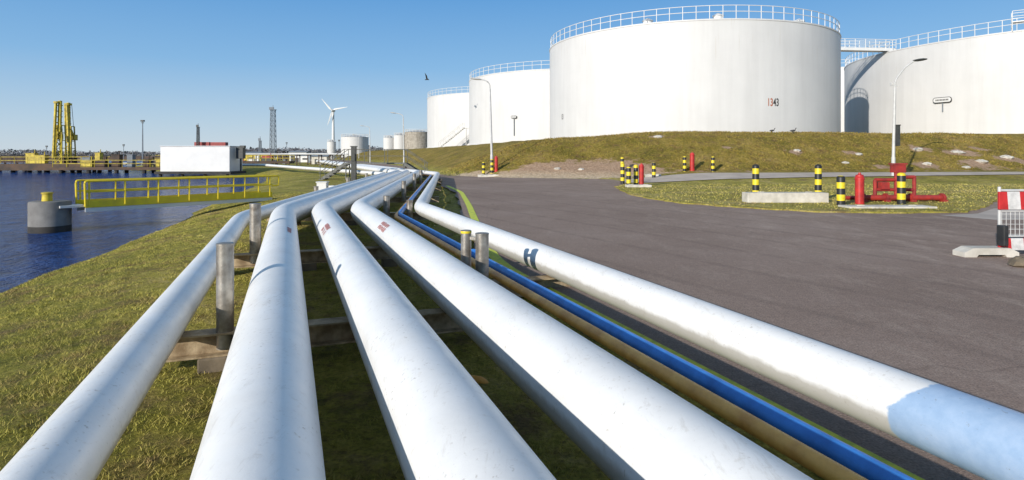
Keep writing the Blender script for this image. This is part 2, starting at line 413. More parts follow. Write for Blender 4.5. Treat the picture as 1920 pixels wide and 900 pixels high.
# ------------------------------------------------------------------ grass blades
def inpoly(x,y,poly):
    c=np.zeros(x.shape,bool); n=len(poly)
    for i in range(n):
        x1,y1=poly[i];x2,y2=poly[(i+1)%n]
        k=((y1>y)!=(y2>y))&(x<(x2-x1)*(y-y1)/((y2-y1) if y2!=y1 else 1e-9)+x1); c^=k
    return c
def blades(name,n,ymin,ymax,hgt,region,seed,wd=.008,logd=True,mat='blade',filt=None,zmin=None,label='short olive and straw coloured grass blades on the bank'):
    rg=np.random.default_rng(seed)
    yy=np.exp(rg.uniform(math.log(ymin),math.log(ymax),n)) if logd else rg.uniform(ymin,ymax,n)
    lo,hi=region(yy); xx=rg.uniform(lo,hi)
    keep=(np.abs(xx/yy)<.95)&(hi>lo)
    if filt is not None: keep&=filt(xx,yy)
    cl0=.5+.5*np.sin(xx*3.1+2*np.sin(yy*2.3))*np.sin(yy*3.7+np.sin(xx*1.9))
    cl1=.5+.5*np.sin(xx*8.1+2.5*np.sin(yy*6.3+1))*np.sin(yy*9.7+2*np.sin(xx*5.9))
    keep&=rg.random(n)<(.05+.45*cl0+.45*cl1)
    xx=xx[keep];yy=yy[keep];cl=(cl0*.4+cl1*.6)[keep]; m=len(xx)
    zz=g(xx,yy)
    if zmin is not None: zz=np.maximum(zz,zmin)
    zz=np.where(zz>-.95,zz,zz-5)
    a=rg.uniform(0,2*np.pi,m); h=hgt*rg.uniform(.4,1.25,m)*(.3+1.3*cl); lean=rg.uniform(.5,2.0,m)*h; b=rg.uniform(0,2*np.pi,m)
    sc=np.clip(yy/8,.8,3); w=wd*rg.uniform(.6,1.4,m)*sc
    P=np.empty((m,3,3))
    P[:,0]=np.stack([xx-np.cos(a)*w,yy-np.sin(a)*w,zz-.012],1)
    P[:,1]=np.stack([xx+np.cos(a)*w,yy+np.sin(a)*w,zz-.012],1)
    P[:,2]=np.stack([xx+np.cos(b)*lean,yy+np.sin(b)*lean,zz+h],1)
    me=bpy.data.meshes.new(name); me.vertices.add(3*m); me.vertices.foreach_set('co',P.ravel())
    me.loops.add(3*m); me.loops.foreach_set('vertex_index',np.arange(3*m,dtype=np.int32))
    me.polygons.add(m); me.polygons.foreach_set('loop_start',np.arange(0,3*m,3,dtype=np.int32)); 
    me.update(calc_edges=True); me.validate(); me.materials.append(M[mat])
    o=bpy.data.objects.new(name,me); COL.objects.link(o); o['kind']='stuff'; o['label']=label; o['category']='grass'
    return o
blades('bank_grass',360000,1.9,30,.027,lambda y:(np.interp(y,SH_Y,SH_X)+.1,np.interp(y,EDY,EDX)-.25),7,wd=.005)
blades('hill_grass',70000,40.5,56,.11,lambda y:(np.full_like(y,-12),np.full_like(y,46)),8,wd=.011,logd=False,
    filt=lambda x,y:(footdist(x,y)>.5)&(barefield(x,y)<.4),label='tufted dry olive grass blades on the embankment')
blades('verge_grass',30000,17.3,34,.035,lambda y:(np.full_like(y,4),np.full_like(y,32)),9,wd=.008,logd=False,mat='bladedry',filt=lambda x,y:inpoly(x,y,isl),zmin=.05,label='short dry straw coloured grass blades on the verge')
# ------------------------------------------------------------------ pipelines
U=Vector((-.347,.9379,0)); Nn=Vector((.9379,.347,0))
def PT(p,t,z): return Nn*p+U*t+Vector((0,0,z))
def pipeline(name,p,z,rad,ybend,mat,label,far,t0=-7,r=.7,n=48):
    tb=(ybend-.347*p)/.9379; B=PT(p,tb,z)
    C=Vector((B.x-.1062*(42-B.y),42,z))
    pts=[PT(p,t0,z),B,C]+[Vector(q) for q in far]
    m=MB(); m.tube(fillet(pts,r,10),rad,n)
    o=m.make(name,mat,smooth=True,origin=(B.x,B.y,0),label=label,category='pipe',group='pipelines beside the road')
    return o,B,C
P={}
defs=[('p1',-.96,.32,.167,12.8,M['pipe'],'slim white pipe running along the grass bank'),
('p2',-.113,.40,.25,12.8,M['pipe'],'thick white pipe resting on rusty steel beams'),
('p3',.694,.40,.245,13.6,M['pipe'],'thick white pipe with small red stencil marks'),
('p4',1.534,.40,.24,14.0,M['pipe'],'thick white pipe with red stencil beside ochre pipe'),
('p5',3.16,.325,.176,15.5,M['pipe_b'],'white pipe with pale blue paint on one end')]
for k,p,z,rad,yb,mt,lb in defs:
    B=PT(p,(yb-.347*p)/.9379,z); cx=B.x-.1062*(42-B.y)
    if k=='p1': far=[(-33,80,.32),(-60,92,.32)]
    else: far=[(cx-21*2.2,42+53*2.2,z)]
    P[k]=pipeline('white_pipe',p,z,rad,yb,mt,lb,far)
pb,_,_=pipeline('ochre_pipe',2.33,.25,.048,14.1,M['brown'],'thin ochre brown pipe beside the blue pipe',[(-30,100,.2)],r=.35,n=20)
pbl,Bb,_=pipeline('blue_pipe',2.50,.25,.06,14.6,M['blue'],'thin bright blue pipe with bolted couplings',[(-29,100,.2)],r=.3,n=20)
for t in (8.0,8.35):
    m=MB(); a=PT(2.50,t,.25); m.cyl(a-U*.03,a+U*.03,.088,n=20)
    o=m.make('flange',M['blue'],parent=pbl,origin=pbl.location,smooth=True)
def patch(m,p,z,rad,t,a,du,dv,off=.0025,sh=0):
    nu,nvv=3,8; vs=[];fs=[]
    for i in range(nu+1):
        for j in range(nvv+1):
            tt=t+(i/nu-.5)*du+ sh*(j/nvv-.5); an=R(a)+(j/nvv-.5)*dv/rad
            vs.append(PT(p+math.sin(an)*(rad+off),tt,z+math.cos(an)*(rad+off)))
    for i in range(nu):
        for j in range(nvv):
            q=i*(nvv+1)+j; fs.append((q,q+nvv+1,q+nvv+2,q+1))
    m.add(vs,fs)
def marks(key,p,z,rad,t,a,mat,name,rows=2,n=6):
    m=MB(); rg=random.Random(len(key)+int(t*10))
    for row in range(rows):
        for k in range(n):
            if rg.random()<.12: continue
            patch(m,p,z,rad,t+(k-(n-1)/2)*.11+row*.03,a+row*19,.075,.055+.02*rg.random(),off=.004+.001*row,sh=rg.uniform(-.03,.03))
    o=P[key][0]; m.make(name,mat,parent=o,origin=o.location)
marks('p4',1.534,.40,.24,9.5,-50,M['redmark'],'stencil_mark')
marks('p3',.694,.40,.245,9.6,-55,M['redmark'],'stencil_mark')
marks('p2',-.113,.40,.25,9.2,28,M['redmark'],'stencil_mark',1,5)
SUP='pipe supports under the pipelines'
def support(t,p0,p1,posts,blocks,label,beamz=.142):
    c=PT((p0+p1)/2,t,0); c.z=gz(c.x,c.y)
    e=thing('pipe_support',label,'pipe support',c,SUP)
    m=MB(); A=PT(p0,t,beamz);Bq=PT(p1,t,beamz)
    up=Vector((0,0,1))
    m.beam(A-up*.008,Bq-up*.008,.20,.016); m.beam(A-up*.10,Bq-up*.10,.014,.17); m.beam(A-up*.193,Bq-up*.193,.20,.016)
    m.make('beam',M['rust'],parent=e,origin=c)
    for p,dt,zt,rd in posts:
        m=MB(); b=PT(p,t+dt,beamz-.15); b2=Vector((b.x,b.y,zt))
        m.lathe((b.x,b.y,0),[(rd,b.z),(rd,zt-.02),(rd*1.04,zt-.018),(rd*1.04,zt-.004),(rd*.95,zt),(rd*.3,zt+.006)],24)
        m.make('stop_post',M['galv'],parent=e,origin=c,smooth=True)
    for p in blocks:
        b=PT(p,t,0); zb=gz(b.x,b.y)-.1; h=beamz-.2-zb
        m=MB(); m.box((b.x,b.y,zb+h/2),(.24,.24,h),rz=R(20.3)); m.make('foot',M['dconc'],parent=e,origin=c,bevel=.015)
    return e
support(5.9,-1.25,1.95,[(-.53,-.02,.92,.072)],[-.62,1.15],'rusty steel beam on concrete feet with tall post')
e=support(7.05,1.95,3.45,[(1.98,-.12,.80,.062),(2.13,-.28,.78,.078)],[2.1,3.2],'steel beam with two galvanised stop posts')
c=e.location; m=MB(); a=PT(1.98,6.93,.71); b=PT(2.13,6.77,.71); m.beam(a,b,.03,.035); m.make('shadow_strap',M['galv'],parent=e,origin=c)  # bar added between the posts so its shadow crosses theirs on the pipe
m=MB(); a=PT(1.98,6.93,0); m.lathe((a.x,a.y,0),[(.0635,.765),(.0655,.77),(.0655,.79),(.0635,.795)],20); m.make('yellow_band',M['yellow'],parent=e,origin=c,smooth=True)
support(10.35,-1.3,2.4,[(-.5,0,.93,.085)],[-1,.3,1.6],'rusty steel beam with post between pipes')
support(1.6,-1.25,3.4,[],[-.8,1.15,3.2],'rusty steel beam on concrete feet')
support(-2.5,-1.25,3.4,[],[-.8,1.15,3.2],'rusty steel beam on concrete feet')
def support2(y,posts):
    xl=-5.76-.1062*(y-12.8)-.4; xr=-2.37-.1062*(y-15.5)+.35
    c=Vector(((xl+xr)/2,y,gz((xl+xr)/2,y)))
    e=thing('pipe_support','steel cross beam with short posts below pipes','pipe support',c,SUP)
    up=Vector((0,0,1))
    A=Vector((xl,y,.142));B=Vector((xr,y+.35,.142))
    m=MB(); m.beam(A-up*.008,B-up*.008,.2,.016); m.beam(A-up*.1,B-up*.1,.014,.17); m.beam(A-up*.193,B-up*.193,.2,.016); m.make('beam',M['rust'],parent=e,origin=c)
    for fx in (.15,.5,.85):
        b=A.lerp(B,fx); zb=gz(b.x,b.y)-.1; h=-.058-zb
        if h>.02:
            m=MB(); m.box((b.x,b.y,zb+h/2),(.32,.32,h)); m.make('foot',M['dconc'],parent=e,origin=c)
    for x,zt in posts:
        m=MB(); m.lathe((x,y,0),[(.085,0),(.085,zt-.02),(.09,zt-.018),(.09,zt-.004),(.03,zt)],16); m.make('stop_post',M['galv'],parent=e,origin=c,smooth=True)
support2(16,[(-3.33,.62),(-2.72,.5)])
support2(22,[(-3.95,.75),(-7.15,.55)])
support2(29,[(-4.7,.8),(-7.9,.6)])
support2(36,[(-5.45,.8),(-8.7,.6)])
m=MB(); a=PT(.95,4.95,-.10); b=PT(1.5,4.75,-.16); m.tube(fillet([a,b,b+Vector((.1,0,-.12))],.05,4),.03,12)
m.make('drain_pipe',M['brown'],origin=(a.x,a.y,-.2),smooth=True,label='short ochre drain pipe lying under white pipes',category='pipe')
# ------------------------------------------------------------------ tanks
def railing_mb(c,rad,z0,h,n,r=.035,rings=(1.0,.55)):
    m=MB()
    for i in range(n):
        t=2*math.pi*i/n; x=c[0]+rad*math.cos(t); y=c[1]+rad*math.sin(t)
        m.cyl((x,y,z0),(x,y,z0+h),r,n=6)
    for k in rings:
        N_=n*2; vs=[];fs=[]
        for i in range(N_):
            t=2*math.pi*i/N_
            for j in range(6):
                a=j*math.pi/3; rr=rad+r*math.cos(a); vs.append((c[0]+rr*math.cos(t),c[1]+rr*math.sin(t),z0+h*k+r*math.sin(a)))
        for i in range(N_):
            for j in range(6):
                fs.append((i*6+j,((i+1)%N_)*6+j,((i+1)%N_)*6+(j+1)%6,i*6+(j+1)%6))
        m.add(vs,fs)
    return m
def tank(c,rad,z0,z1,label,posts=76,railh=1.25,wall='tank',rr=.035,seg=128,group='storage tanks on the embankment'):
    cx,cy=c; e=thing('storage_tank',label,'storage tank',(cx,cy,z0),group); o=(cx,cy,z0)
    m=MB(); m.lathe((cx,cy,0),[(rad+.25,z0-.6),(rad+.25,z0+.05),(rad,z0+.06),(rad,z1-.14),(rad+.05,z1-.14),(rad+.05,z1)],seg); m.make('wall',M[wall],parent=e,origin=o,smooth=True,angle=30)
    m=MB(); m.lathe((cx,cy,0),[(rad-.05,z1-.02),(rad-.3,z1+.03),(rad*.5,z1+.45),(.3,z1+.8)],64); ro=m.make('roof',M['roof'],parent=e,origin=o,smooth=True)
    m=railing_mb(c,rad-.12,z1,railh,posts,rr); m.make('railing',M['white'],parent=e,origin=o,smooth=True)
    return e
T1=tank((20.8,72.06),16.26,3.3,14.33,'huge white cylindrical tank numbered 1343 on grassy embankment',posts=84)
T2=tank((10.0,106.0),17.5,3.2,14.4,'white cylindrical tank with railing behind the largest tank')
T3=tank((-2.2,139.1),17.2,3.2,14.4,'white cylindrical tank with side stair on embankment')
T4=tank((71.0,77.2),24.9,3.3,14.4,'wide white tank with oval sign and walkway',posts=130,seg=160)
T5=tank((63,115),13,3.3,16.8,'white tank partly hidden behind two larger tanks',posts=60)
for a,rr_ in ((-95,15.2),(-60,14.8),(-120,15)):
    m=MB()
    x=20.8+rr_*math.cos(R(a)); y=72.06+rr_*math.sin(R(a)); m.lathe((x,y,14.2),[(.45,0),(.45,.5),(.55,.55),(.55,.62),(.1,.85)],14)
    m.make('roof_vent',M['white'],parent=T1,origin=T1.location,smooth=True)
def on_tank(txt,c,rad,ang,z,size,mat,parent,name,sx=.62):
    cu=bpy.data.curves.new('t','FONT'); cu.body=txt; cu.size=size; cu.align_x='LEFT'; cu.offset=size*.022
    ob=bpy.data.objects.new('t',cu); COL.objects.link(ob)
    bpy.context.view_layer.update()
    me=bpy.data.meshes.new_from_object(ob.evaluated_get(bpy.context.evaluated_depsgraph_get()))
    bpy.data.objects.remove(ob)
    w=max((v.co.x for v in me.vertices),default=0)*sx
    o=Vector(parent.location)
    for v in me.vertices:
        t=ang+v.co.x*sx/rad; v.co=Vector((c[0]+(rad+.012)*math.cos(t),c[1]+(rad+.012)*math.sin(t),z+v.co.y))-o
    me.materials.clear(); me.materials.append(mat)
    n=bpy.data.objects.new(name,me); COL.objects.link(n); n.parent=parent; return w
w1=on_tank('13',(20.8,72.06),16.26,R(-79.6),6.25,1.0,M['textred'],T1,'tank_number')
on_tank('43',(20.8,72.06),16.26,R(-79.6)+(w1+.04)/16.26,6.25,1.0,M['soot'],T1,'tank_number')
on_tank('13',(20.8,72.06),16.26,R(-160.5),5.6,.8,M['soot'],T1,'tank_number')
def wall_sign(c,rad,ang,z,wd,h,parent,leg):
    o=parent.location; rr=rad+.25
    cx=c[0]+rr*math.cos(ang); cy=c[1]+rr*math.sin(ang); n=Vector((math.cos(ang),math.sin(ang),0)); t=Vector((-math.sin(ang),math.cos(ang),0))
    p=Vector((cx,cy,z)); M3=Matrix((t,-n,Vector((0,0,1)))).transposed()
    def rr_(m,w_,h_,d,off):
        q=[];k=h_*.45
        for sx,sy,a0 in ((1,1,0),(-1,1,90),(-1,-1,180),(1,-1,270)):
            for i in range(6):
                a=R(a0+i*18); q.append((sx*(w_/2-k)+k*math.cos(a),sy*(h_/2-k)+k*math.sin(a)))
        L=len(q); vs=[p+t*a+Vector((0,0,b))+n*(off) for a,b in q]+[p+t*a+Vector((0,0,b))+n*(off-d) for a,b in q]
        m.add(vs,[tuple(range(L)),tuple(reversed(range(L,2*L)))]+[(i,i+L,(i+1)%L+L,(i+1)%L) for i in range(L)])
    m=MB(); rr_(m,wd,h,.06,0); s=m.make('sign_board',M['soot'],parent=parent,origin=o)
    m=MB(); rr_(m,wd-.14,h-.14,.02,.012); m.make('sign_face',M['white'],parent=s,origin=o)
    m=MB()
    for k in range(9):
        m.box(p+t*((k-4)*wd*.078)+n*.02,(wd*.05,.01,h*.3),M3=M3)
    m.make('sign_lettering',M['soot'],parent=s,origin=o)
    m=MB(); m.box(p-Vector((0,0,h*.5+leg*.5))-n*.1,(.09,.09,leg),M3=M3); m.box(p-n*.13,(.1,.2,.1),M3=M3)
    m.make('sign_bracket',M['hazegrey'],parent=parent,origin=o)
wall_sign((71,77.2),24.9,math.atan2(67.3-77.2,48.2-71),7.8,2.0,.62,T4,1.0)
wall_sign((10,106),17.5,math.atan2(91.4-106,.4-10),7.4,1.0,.45,T2,2.6)
e=T3; m=MB(); o=T3.location
A=Vector((-14.6,121.5,3.2)); B=Vector((-9.6,119.4,7.0))
for k in range(16):
    p=A.lerp(B,k/15); m.box(p,(.34,.9,.05),rz=R(-20))
for s in (-.45,.45):
    q=Vector((.15,.43,0))*s*2
    m.beam(A+q,B+q,.06,.25); m.beam(A+q+Vector((0,0,1)),B+q+Vector((0,0,1)),.06,.06)
    for k in range(6):
        p=A.lerp(B,k/5)+q; m.cyl(p,p+Vector((0,0,1)),.03,n=6)
m.box(B+Vector((1.4,.3,0)),(3,1.2,.1),rz=R(-20))
m.cyl(B+Vector((.5,0,0)),B+Vector((.5,0,-4)),.08,n=8)
m.make('access_stair',M['lampgrey'],parent=e,origin=o)
c=Vector((37,73.7,14.3)); e=thing('tank_walkway','white steel footbridge with railings joining two tank roofs','walkway',c)
A=Vector((36.6,73.7,14.75)); B=Vector((47.2,74.7,14.75)); d=(B-A).normalized(); sd=Vector((-d.y,d.x,0))
m=MB(); m.beam(A,B,1.1,.12)
for s in (-.55,.55): m.beam(A+sd*s-Vector((0,0,.15)),B+sd*s-Vector((0,0,.15)),.08,.3)
m.make('deck',M['white'],parent=e,origin=c)
for s in (-.55,.55):
    m=MB()
    for hh in (.35,.72,1.1): m.cyl(A+sd*s+Vector((0,0,hh)),B+sd*s+Vector((0,0,hh)),.035,n=6)
    for k in range(9):
        p=A.lerp(B,k/8)+sd*s; m.cyl(p,p+Vector((0,0,1.1)),.035,n=6)
    m.make('railing',M['white'],parent=e,origin=c)
m=MB()
ax=Vector((51.6,62.2,15.3)); bx=Vector((60.5,55.6,15.3)); m.beam(ax,bx,1.3,.1)
for s in (-.65,.65):
    dd_=(bx-ax).normalized(); sd=Vector((-dd_.y,dd_.x,0))*s
    for hh in (.55,1.1): m.cyl(ax+sd+Vector((0,0,hh)),bx+sd+Vector((0,0,hh)),.035,n=6)
    for k in range(9):
        p=ax.lerp(bx,k/8)+sd; m.cyl(p-Vector((0,0,.95)),p+Vector((0,0,1.1)),.035,n=6)
m.make('gauging_platform',M['white'],parent=T4,origin=T4.location)
# ------------------------------------------------------------------ street lamps
def lamp(x,y,z0,ztop,dirx,arm,label,rise=.35,lean=0):
    c=Vector((x,y,z0)); e=thing('street_lamp',label,'street lamp',c,'street lamps along the road')
    m=MB(); m.cyl(c-Vector((0,0,.1)),c+Vector((0,0,1.2)),.12,.115,n=12); m.cyl(c+Vector((0,0,1.2)),(x+lean,y,ztop-.6),.095,.07,n=12)
    m.make('post',M['lampgrey'],parent=e,origin=c,smooth=True)
    pts=[(x+lean,y,ztop-.62),(x+lean+dirx*.02,y,ztop-.15),(x+lean+dirx*arm*.5,y,ztop+rise*.6),(x+lean+dirx*arm,y,ztop+rise)]
    m=MB(); m.tube(fillet(pts,.25,5),.05,10); m.make('arm',M['lampgrey'],parent=e,origin=c,smooth=True)
    hx=x+lean+dirx*arm; m=MB()
    prof=[(-.1,.05,.04),(.0,.11,.06),(.25,.16,.09),(.55,.15,.08),(.78,.07,.04)]
    vs=[];fs=[]
    for u_,w_,h_ in prof:
        for j in range(10):
            t=2*math.pi*j/10; vs.append((hx+dirx*u_,y+w_*math.cos(t),ztop+rise+h_*math.sin(t)+u_*.12))
    for i in range(4):
        for j in range(10): fs.append((i*10+j,i*10+(j+1)%10,(i+1)*10+(j+1)%10,(i+1)*10+j))
    fs+=[tuple(range(10)),tuple(range(40,50))]
    m.add(vs,fs); m.make('lamp_head',M['dark'] if dirx>0 else M['lampgrey'],parent=e,origin=c,smooth=True)
    return e
lamp(-1.6,47.6,gz(-1.6,47.6),7.5,-1,.75,'tall grey street lamp at embankment foot with bollards',.15,-.15)
e2=lamp(24.3,38.4,gz(24.3,38.4),6.6,1,1.25,'grey street lamp with dark box on its post',1.1,.1)
c=e2.location; m=MB(); m.box((c.x+.24,c.y,2.9),(.24,.28,1.3)); m.box((c.x+.24,c.y,3.58),(.30,.34,.06)); m.box((c.x+.12,c.y,2.6),(.2,.08,.08)); m.make('control_box',M['dark'],parent=e2,origin=c,bevel=.02)
m=MB(); m.box((c.x+.05,c.y,6.1),(.5,.06,.05)); m.box((c.x-.15,c.y,6.2),(.12,.1,.16)); m.make('cross_arm',M['lampgrey'],parent=e2,origin=c)
lamp(-15.6,87,gz(-15.6,87),7.5,-1,1.1,'grey street lamp beside the road near tanks',.2,-.1)
lamp(-30.6,130,gz(-30.6,130),7.7,-1,1.3,'distant grey street lamp by the road',.2,-.1)
lamp(-47,185,gz(-47,185),7.7,-1,1.3,'distant grey street lamp by the road',.2,-.1)
# ------------------------------------------------------------------ bollards
def bollard_at(x,y,h,rad,label='black and yellow banded bollard beside the road',red=False):
    z=max(gz(x,y),0.0); c=Vector((x,y,z)); m=MB()
    if not red:
        m.lathe(c,[(rad,-.15),(rad,h-.06),(rad*.9,h-.02),(rad*.6,h+.01),(.01,h+.02)],20)
        return m.make('bollard',M['bollard'],origin=c,smooth=True,label=label,category='bollard',group='banded bollards')
    m.lathe(c,[(rad*1.12,-.1),(rad*1.12,.05),(rad,.06),(rad,h-.2),(rad*1.08,h-.19),(rad*1.08,h-.13),(rad,h-.12),(rad*.85,h-.03),(rad*.3,h),(rad*.25,h+.05),(.01,h+.05)],20)
    return m.make('fire_hydrant',M['red'],origin=c,smooth=True,label=label,category='hydrant',group='red hydrants behind bollards')
BL='black and yellow banded bollard behind a concrete block'
bollard_at(8.9,22,1.33,.12,BL); bollard_at(11.18,22,1.33,.12,BL)
bollard_at(10.75,19.7,1.0,.13,'black and yellow bollard beside the red hydrant'); bollard_at(13.05,20.2,1.08,.13,'black and yellow bollard before red pipework')
bollard_at(11.65,20.2,1.05,.14,'tall red hydrant between two banded bollards',True)
for x,y,h in ((6.12,31.6,1.05),(6.6,32.1,1.15),(6.35,34.6,1.2),(9.3,39.5,1.0),(7.9,43.2,1.1),(12.2,42.6,1.05),(14.2,42.6,1.05),(-2.2,46.6,1.05),(-1.55,46.7,1.05)):
    bollard_at(x,y,h,.12)
bollard_at(6.92,32.2,1.2,.13,'red hydrant in a cluster of bollards',True)
bollard_at(12.8,42.8,1.25,.16,'red hydrant between two bollards at embankment foot',True)
bollard_at(-1.22,46.8,1.15,.13,'red hydrant beside street lamp at embankment',True)
def block(x0,x1,y,d,h,label,rz=0):
    c=Vector(((x0+x1)/2,y,max(gz((x0+x1)/2,y),0))); m=MB()
    w=x1-x0
    m.box(c+Vector((0,0,h/2-.05)),(w,d,h+.1),rz=rz)
    for s in (-.3,.3): m.box(c+Vector((s*w,0,h+.012)),(.25,.03,.03),rz=rz)
    m.make('concrete_block',M['concrete'],origin=c,bevel=.03,label=label,category='concrete block',group='concrete blocks on the verge')
block(8.15,10.95,21.1,.55,.38,'long pale concrete block in front of bollards')
block(10.4,13.1,18.9,.7,.10,'low concrete slab before bollards on verge')
block(5.85,7.1,30.9,.6,.16,'small pale concrete slab beside bollards')
block(-2.6,-1.0,46.0,.6,.14,'small concrete slab at lamp base')
block(9.0,10.0,40.6,.5,.16,'small concrete slab at embankment foot')
c=Vector((13.9,21.5,.04)); e=thing('valve_manifold','chunky red steel pipework frame on the verge','pipework',c)
m=MB()
for x,h in ((12.95,.80),(13.7,1.15),(14.35,.95)): m.cyl((x,21.5,0),(x,21.5,h),.065,n=12)
m.cyl((12.95,21.5,.80),(13.7,21.5,.80),.065,n=12); m.cyl((13.7,21.5,.90),(14.35,21.5,.90),.065,n=12); m.cyl((12.95,21.5,.45),(14.35,21.5,.45),.06,n=12)
m.box((13.8,21.55,1.2),(.42,.25,.28)); m.box((13.8,21.55,1.37),(.5,.3,.05)); m.box((13.25,21.5,.6),(.3,.25,.25))
m.make('frame',M['dred'],parent=e,origin=c,smooth=True,angle=30)
m=MB()
m.cyl((12.2,21.3,.18),(15.3,21.3,.18),.10,n=14); m.cyl((12.0,21.8,.14),(15.0,21.8,.14),.07,n=12)
for x in (12.4,13.2,14.1,15.2): m.cyl((x-.04,21.3,.18),(x+.04,21.3,.18),.16,n=14); m.box((x,21.3,.05),(.18,.36,.14))
m.make('main_pipe',M['dred'],parent=e,origin=c,smooth=True,angle=30)
# ------------------------------------------------------------------ construction barrier
c=Vector((8.2,10.1,0)); e=thing('construction_barrier','red and white striped site barrier with wire mesh','barrier',c)
m=MB(); m.box((9.6,10.1,.93),(2.9,.04,.30)); m.make('upper_board',M['rw'],parent=e,origin=c,bevel=.008)
m=MB(); m.box((9.6,10.1,.20),(2.9,.04,.20)); m.make('lower_board',M['rw'],parent=e,origin=c,bevel=.008)
m=MB()
for x in (8.2,9.6,11.0): m.cyl((x,10.14,.05),(x,10.14,1.16),.025,n=10)
m.cyl((8.2,10.14,1.1),(11,10.14,1.1),.02,n=8); m.cyl((8.2,10.14,.75),(11,10.14,.75),.015,n=8); m.cyl((8.2,10.14,.33),(11,10.14,.33),.015,n=8)
m.make('frame',M['lampgrey'],parent=e,origin=c,smooth=True)
m=MB()
for k in range(37): x=8.24+k*.075; m.cyl((x,10.14,.32),(x,10.14,.76),.005,n=5)
for k in range(5): m.cyl((8.2,10.147,.36+k*.085),(11,10.147,.36+k*.085),.005,n=5)
m.make('wire_mesh',M['lampgrey'],parent=e,origin=c)
for x in (7.95,10.8):
    m=MB()
    q=[(-.45,0),(-.45,.08),(-.3,.15),(.3,.15),(.45,.08),(.45,0),(.25,0),(.22,.04),(-.22,.04),(-.25,0)]
    vs=[(x+a,9.98,b) for a,b in q]+[(x+a,10.26,b) for a,b in q]; L_=len(q)
    m.add(vs,[tuple(range(L_)),tuple(reversed(range(L_,2*L_)))]+[(i,i+L_,(i+1)%L_+L_,(i+1)%L_) for i in range(L_)])
    m.make('foot',M['concrete'],parent=e,origin=c)
m=MB(); m.box((8.14,10.0,.36),(.09,.16,.34)); m.make('clamp',M['black'],parent=e,origin=c,bevel=.02)
for (x,y,s) in ((7.75,9.15,.16),(8.0,9.0,.10),(8.3,9.25,.13)):
    m=MB(); rg=random.Random(int(x*100)); prof=[(.5,-.1),(1,.15),(.95,.5),(.6,.8),(.1,.9)]
    m.lathe((x,y,0),[(a*s,b*s) for a,b in prof],9)
    m.v=[(v[0]+rg.uniform(-.2,.2)*s,v[1]+rg.uniform(-.2,.2)*s,v[2]+rg.uniform(-.1,.1)*s) for v in m.v]
    m.make('rock',M['dconc'],origin=(x,y,0),label='small grey rubble stone lying on the asphalt',category='stone',group='loose stones')
rg=random.Random(12)
for (x,y,s) in ((33.2,49.3,.35),(36.2,49.0,.4),(36.6,47.0,.38),(31.8,46.2,.3),(22.3,47.2,.25),(27.4,47.6,.25),(12,49.6,.3),(39.5,48.2,.4),(3.4,45.2,.22),(5.1,44.6,.2),(34.6,45.9,.25),(25.2,45.6,.2)):
    z=gz(x,y); m=MB(); m.lathe((x,y,z),[(.6*s,-.2),(1.2*s,.0),(1.1*s,.25*s),(.5*s,.45*s),(.05,.5*s)],9)
    m.v=[(v[0]+rg.uniform(-.25,.25)*s,v[1]+rg.uniform(-.25,.25)*s,v[2]+rg.uniform(-.1,.1)*s) for v in m.v]
    m.make('rock',M['concrete'],origin=(x,y,z),label='pale stone half sunk in the grass embankment',category='stone',group='pale stones on the embankment')
# ------------------------------------------------------------------ gangway & dolphin
c=Vector((-16.25,21.2,-1)); e=thing('mooring_dolphin','round grey concrete mooring post standing in the water','mooring post',c)
m=MB(); m.lathe((c.x,c.y,0),[(.60,-3),(.62,-.9),(.62,.02),(.58,.07)],32); m.make('drum',M['pconc'],parent=e,origin=c,smooth=True)
m=MB(); m.lathe((c.x,c.y,0),[(.625,-1.2),(.625,-.78)],32); m.make('tide_band',M['blackpile'],parent=e,origin=c,smooth=True)
m=MB(); m.lathe((c.x-.1,c.y,.07),[(.16,0),(.15,.24),(.18,.26),(.18,.30),(.1,.32)],18); m.make('mooring_bollard',M['armyellow'],parent=e,origin=c,smooth=True)
A=Vector((-15.45,21.6,-.12)); B=Vector((-11.0,27.0,-.12)); d=(B-A).normalized(); sd=Vector((-d.y,d.x,0)); up=Vector((0,0,1))
e=thing('gangway','white footbridge with yellow handrails from bank to mooring post','footbridge',B)
m=MB(); m.beam(A,B,.9,.06); m.make('deck',M['armyellow'],parent=e,origin=B)
m=MB()
for s in (-.47,.47): m.beam(A+sd*s-up*.14,B+sd*s-up*.14,.05,.14)
m.beam(A-d*.7,A,.7,.08)
m.make('side_beam',M['white'],parent=e,origin=B)
for s in (-.5,.5):
    m=MB(); q=sd*s
    m.beam(A+q+up*.06,B+q+up*.06,.025,.24)
    lp=[A+q+up*.0,A+q-d*.02+up*.88,B+q+up*.88,B+q+d*.3+up*.88,B+q+d*.3+up*.45,B+q+up*.45]
    m.tube(fillet(lp,.08,4),.036,8); m.cyl(A+q+up*.5,B+q+up*.5,.028,n=8)
    for k in range(7):
        p=A.lerp(B,(k+.1)/6.2)+q; m.cyl(p,p+up*.88,.032,n=8)
    m.make('handrail',M['yellow'],parent=e,origin=B,smooth=True)
c=Vector((-9.9,31.5,gz(-9.9,31.5))); m=MB(); m.box(c+Vector((0,0,.2)),(.5,.4,.45)); m.box(c+Vector((0,0,.45)),(.58,.48,.06)); m.box(c+Vector((.5,0,.12)),(.3,.3,.3))
m.make('junction_box',M['white'],origin=c,bevel=.02,label='small white junction box on the grass',category='electrical box')
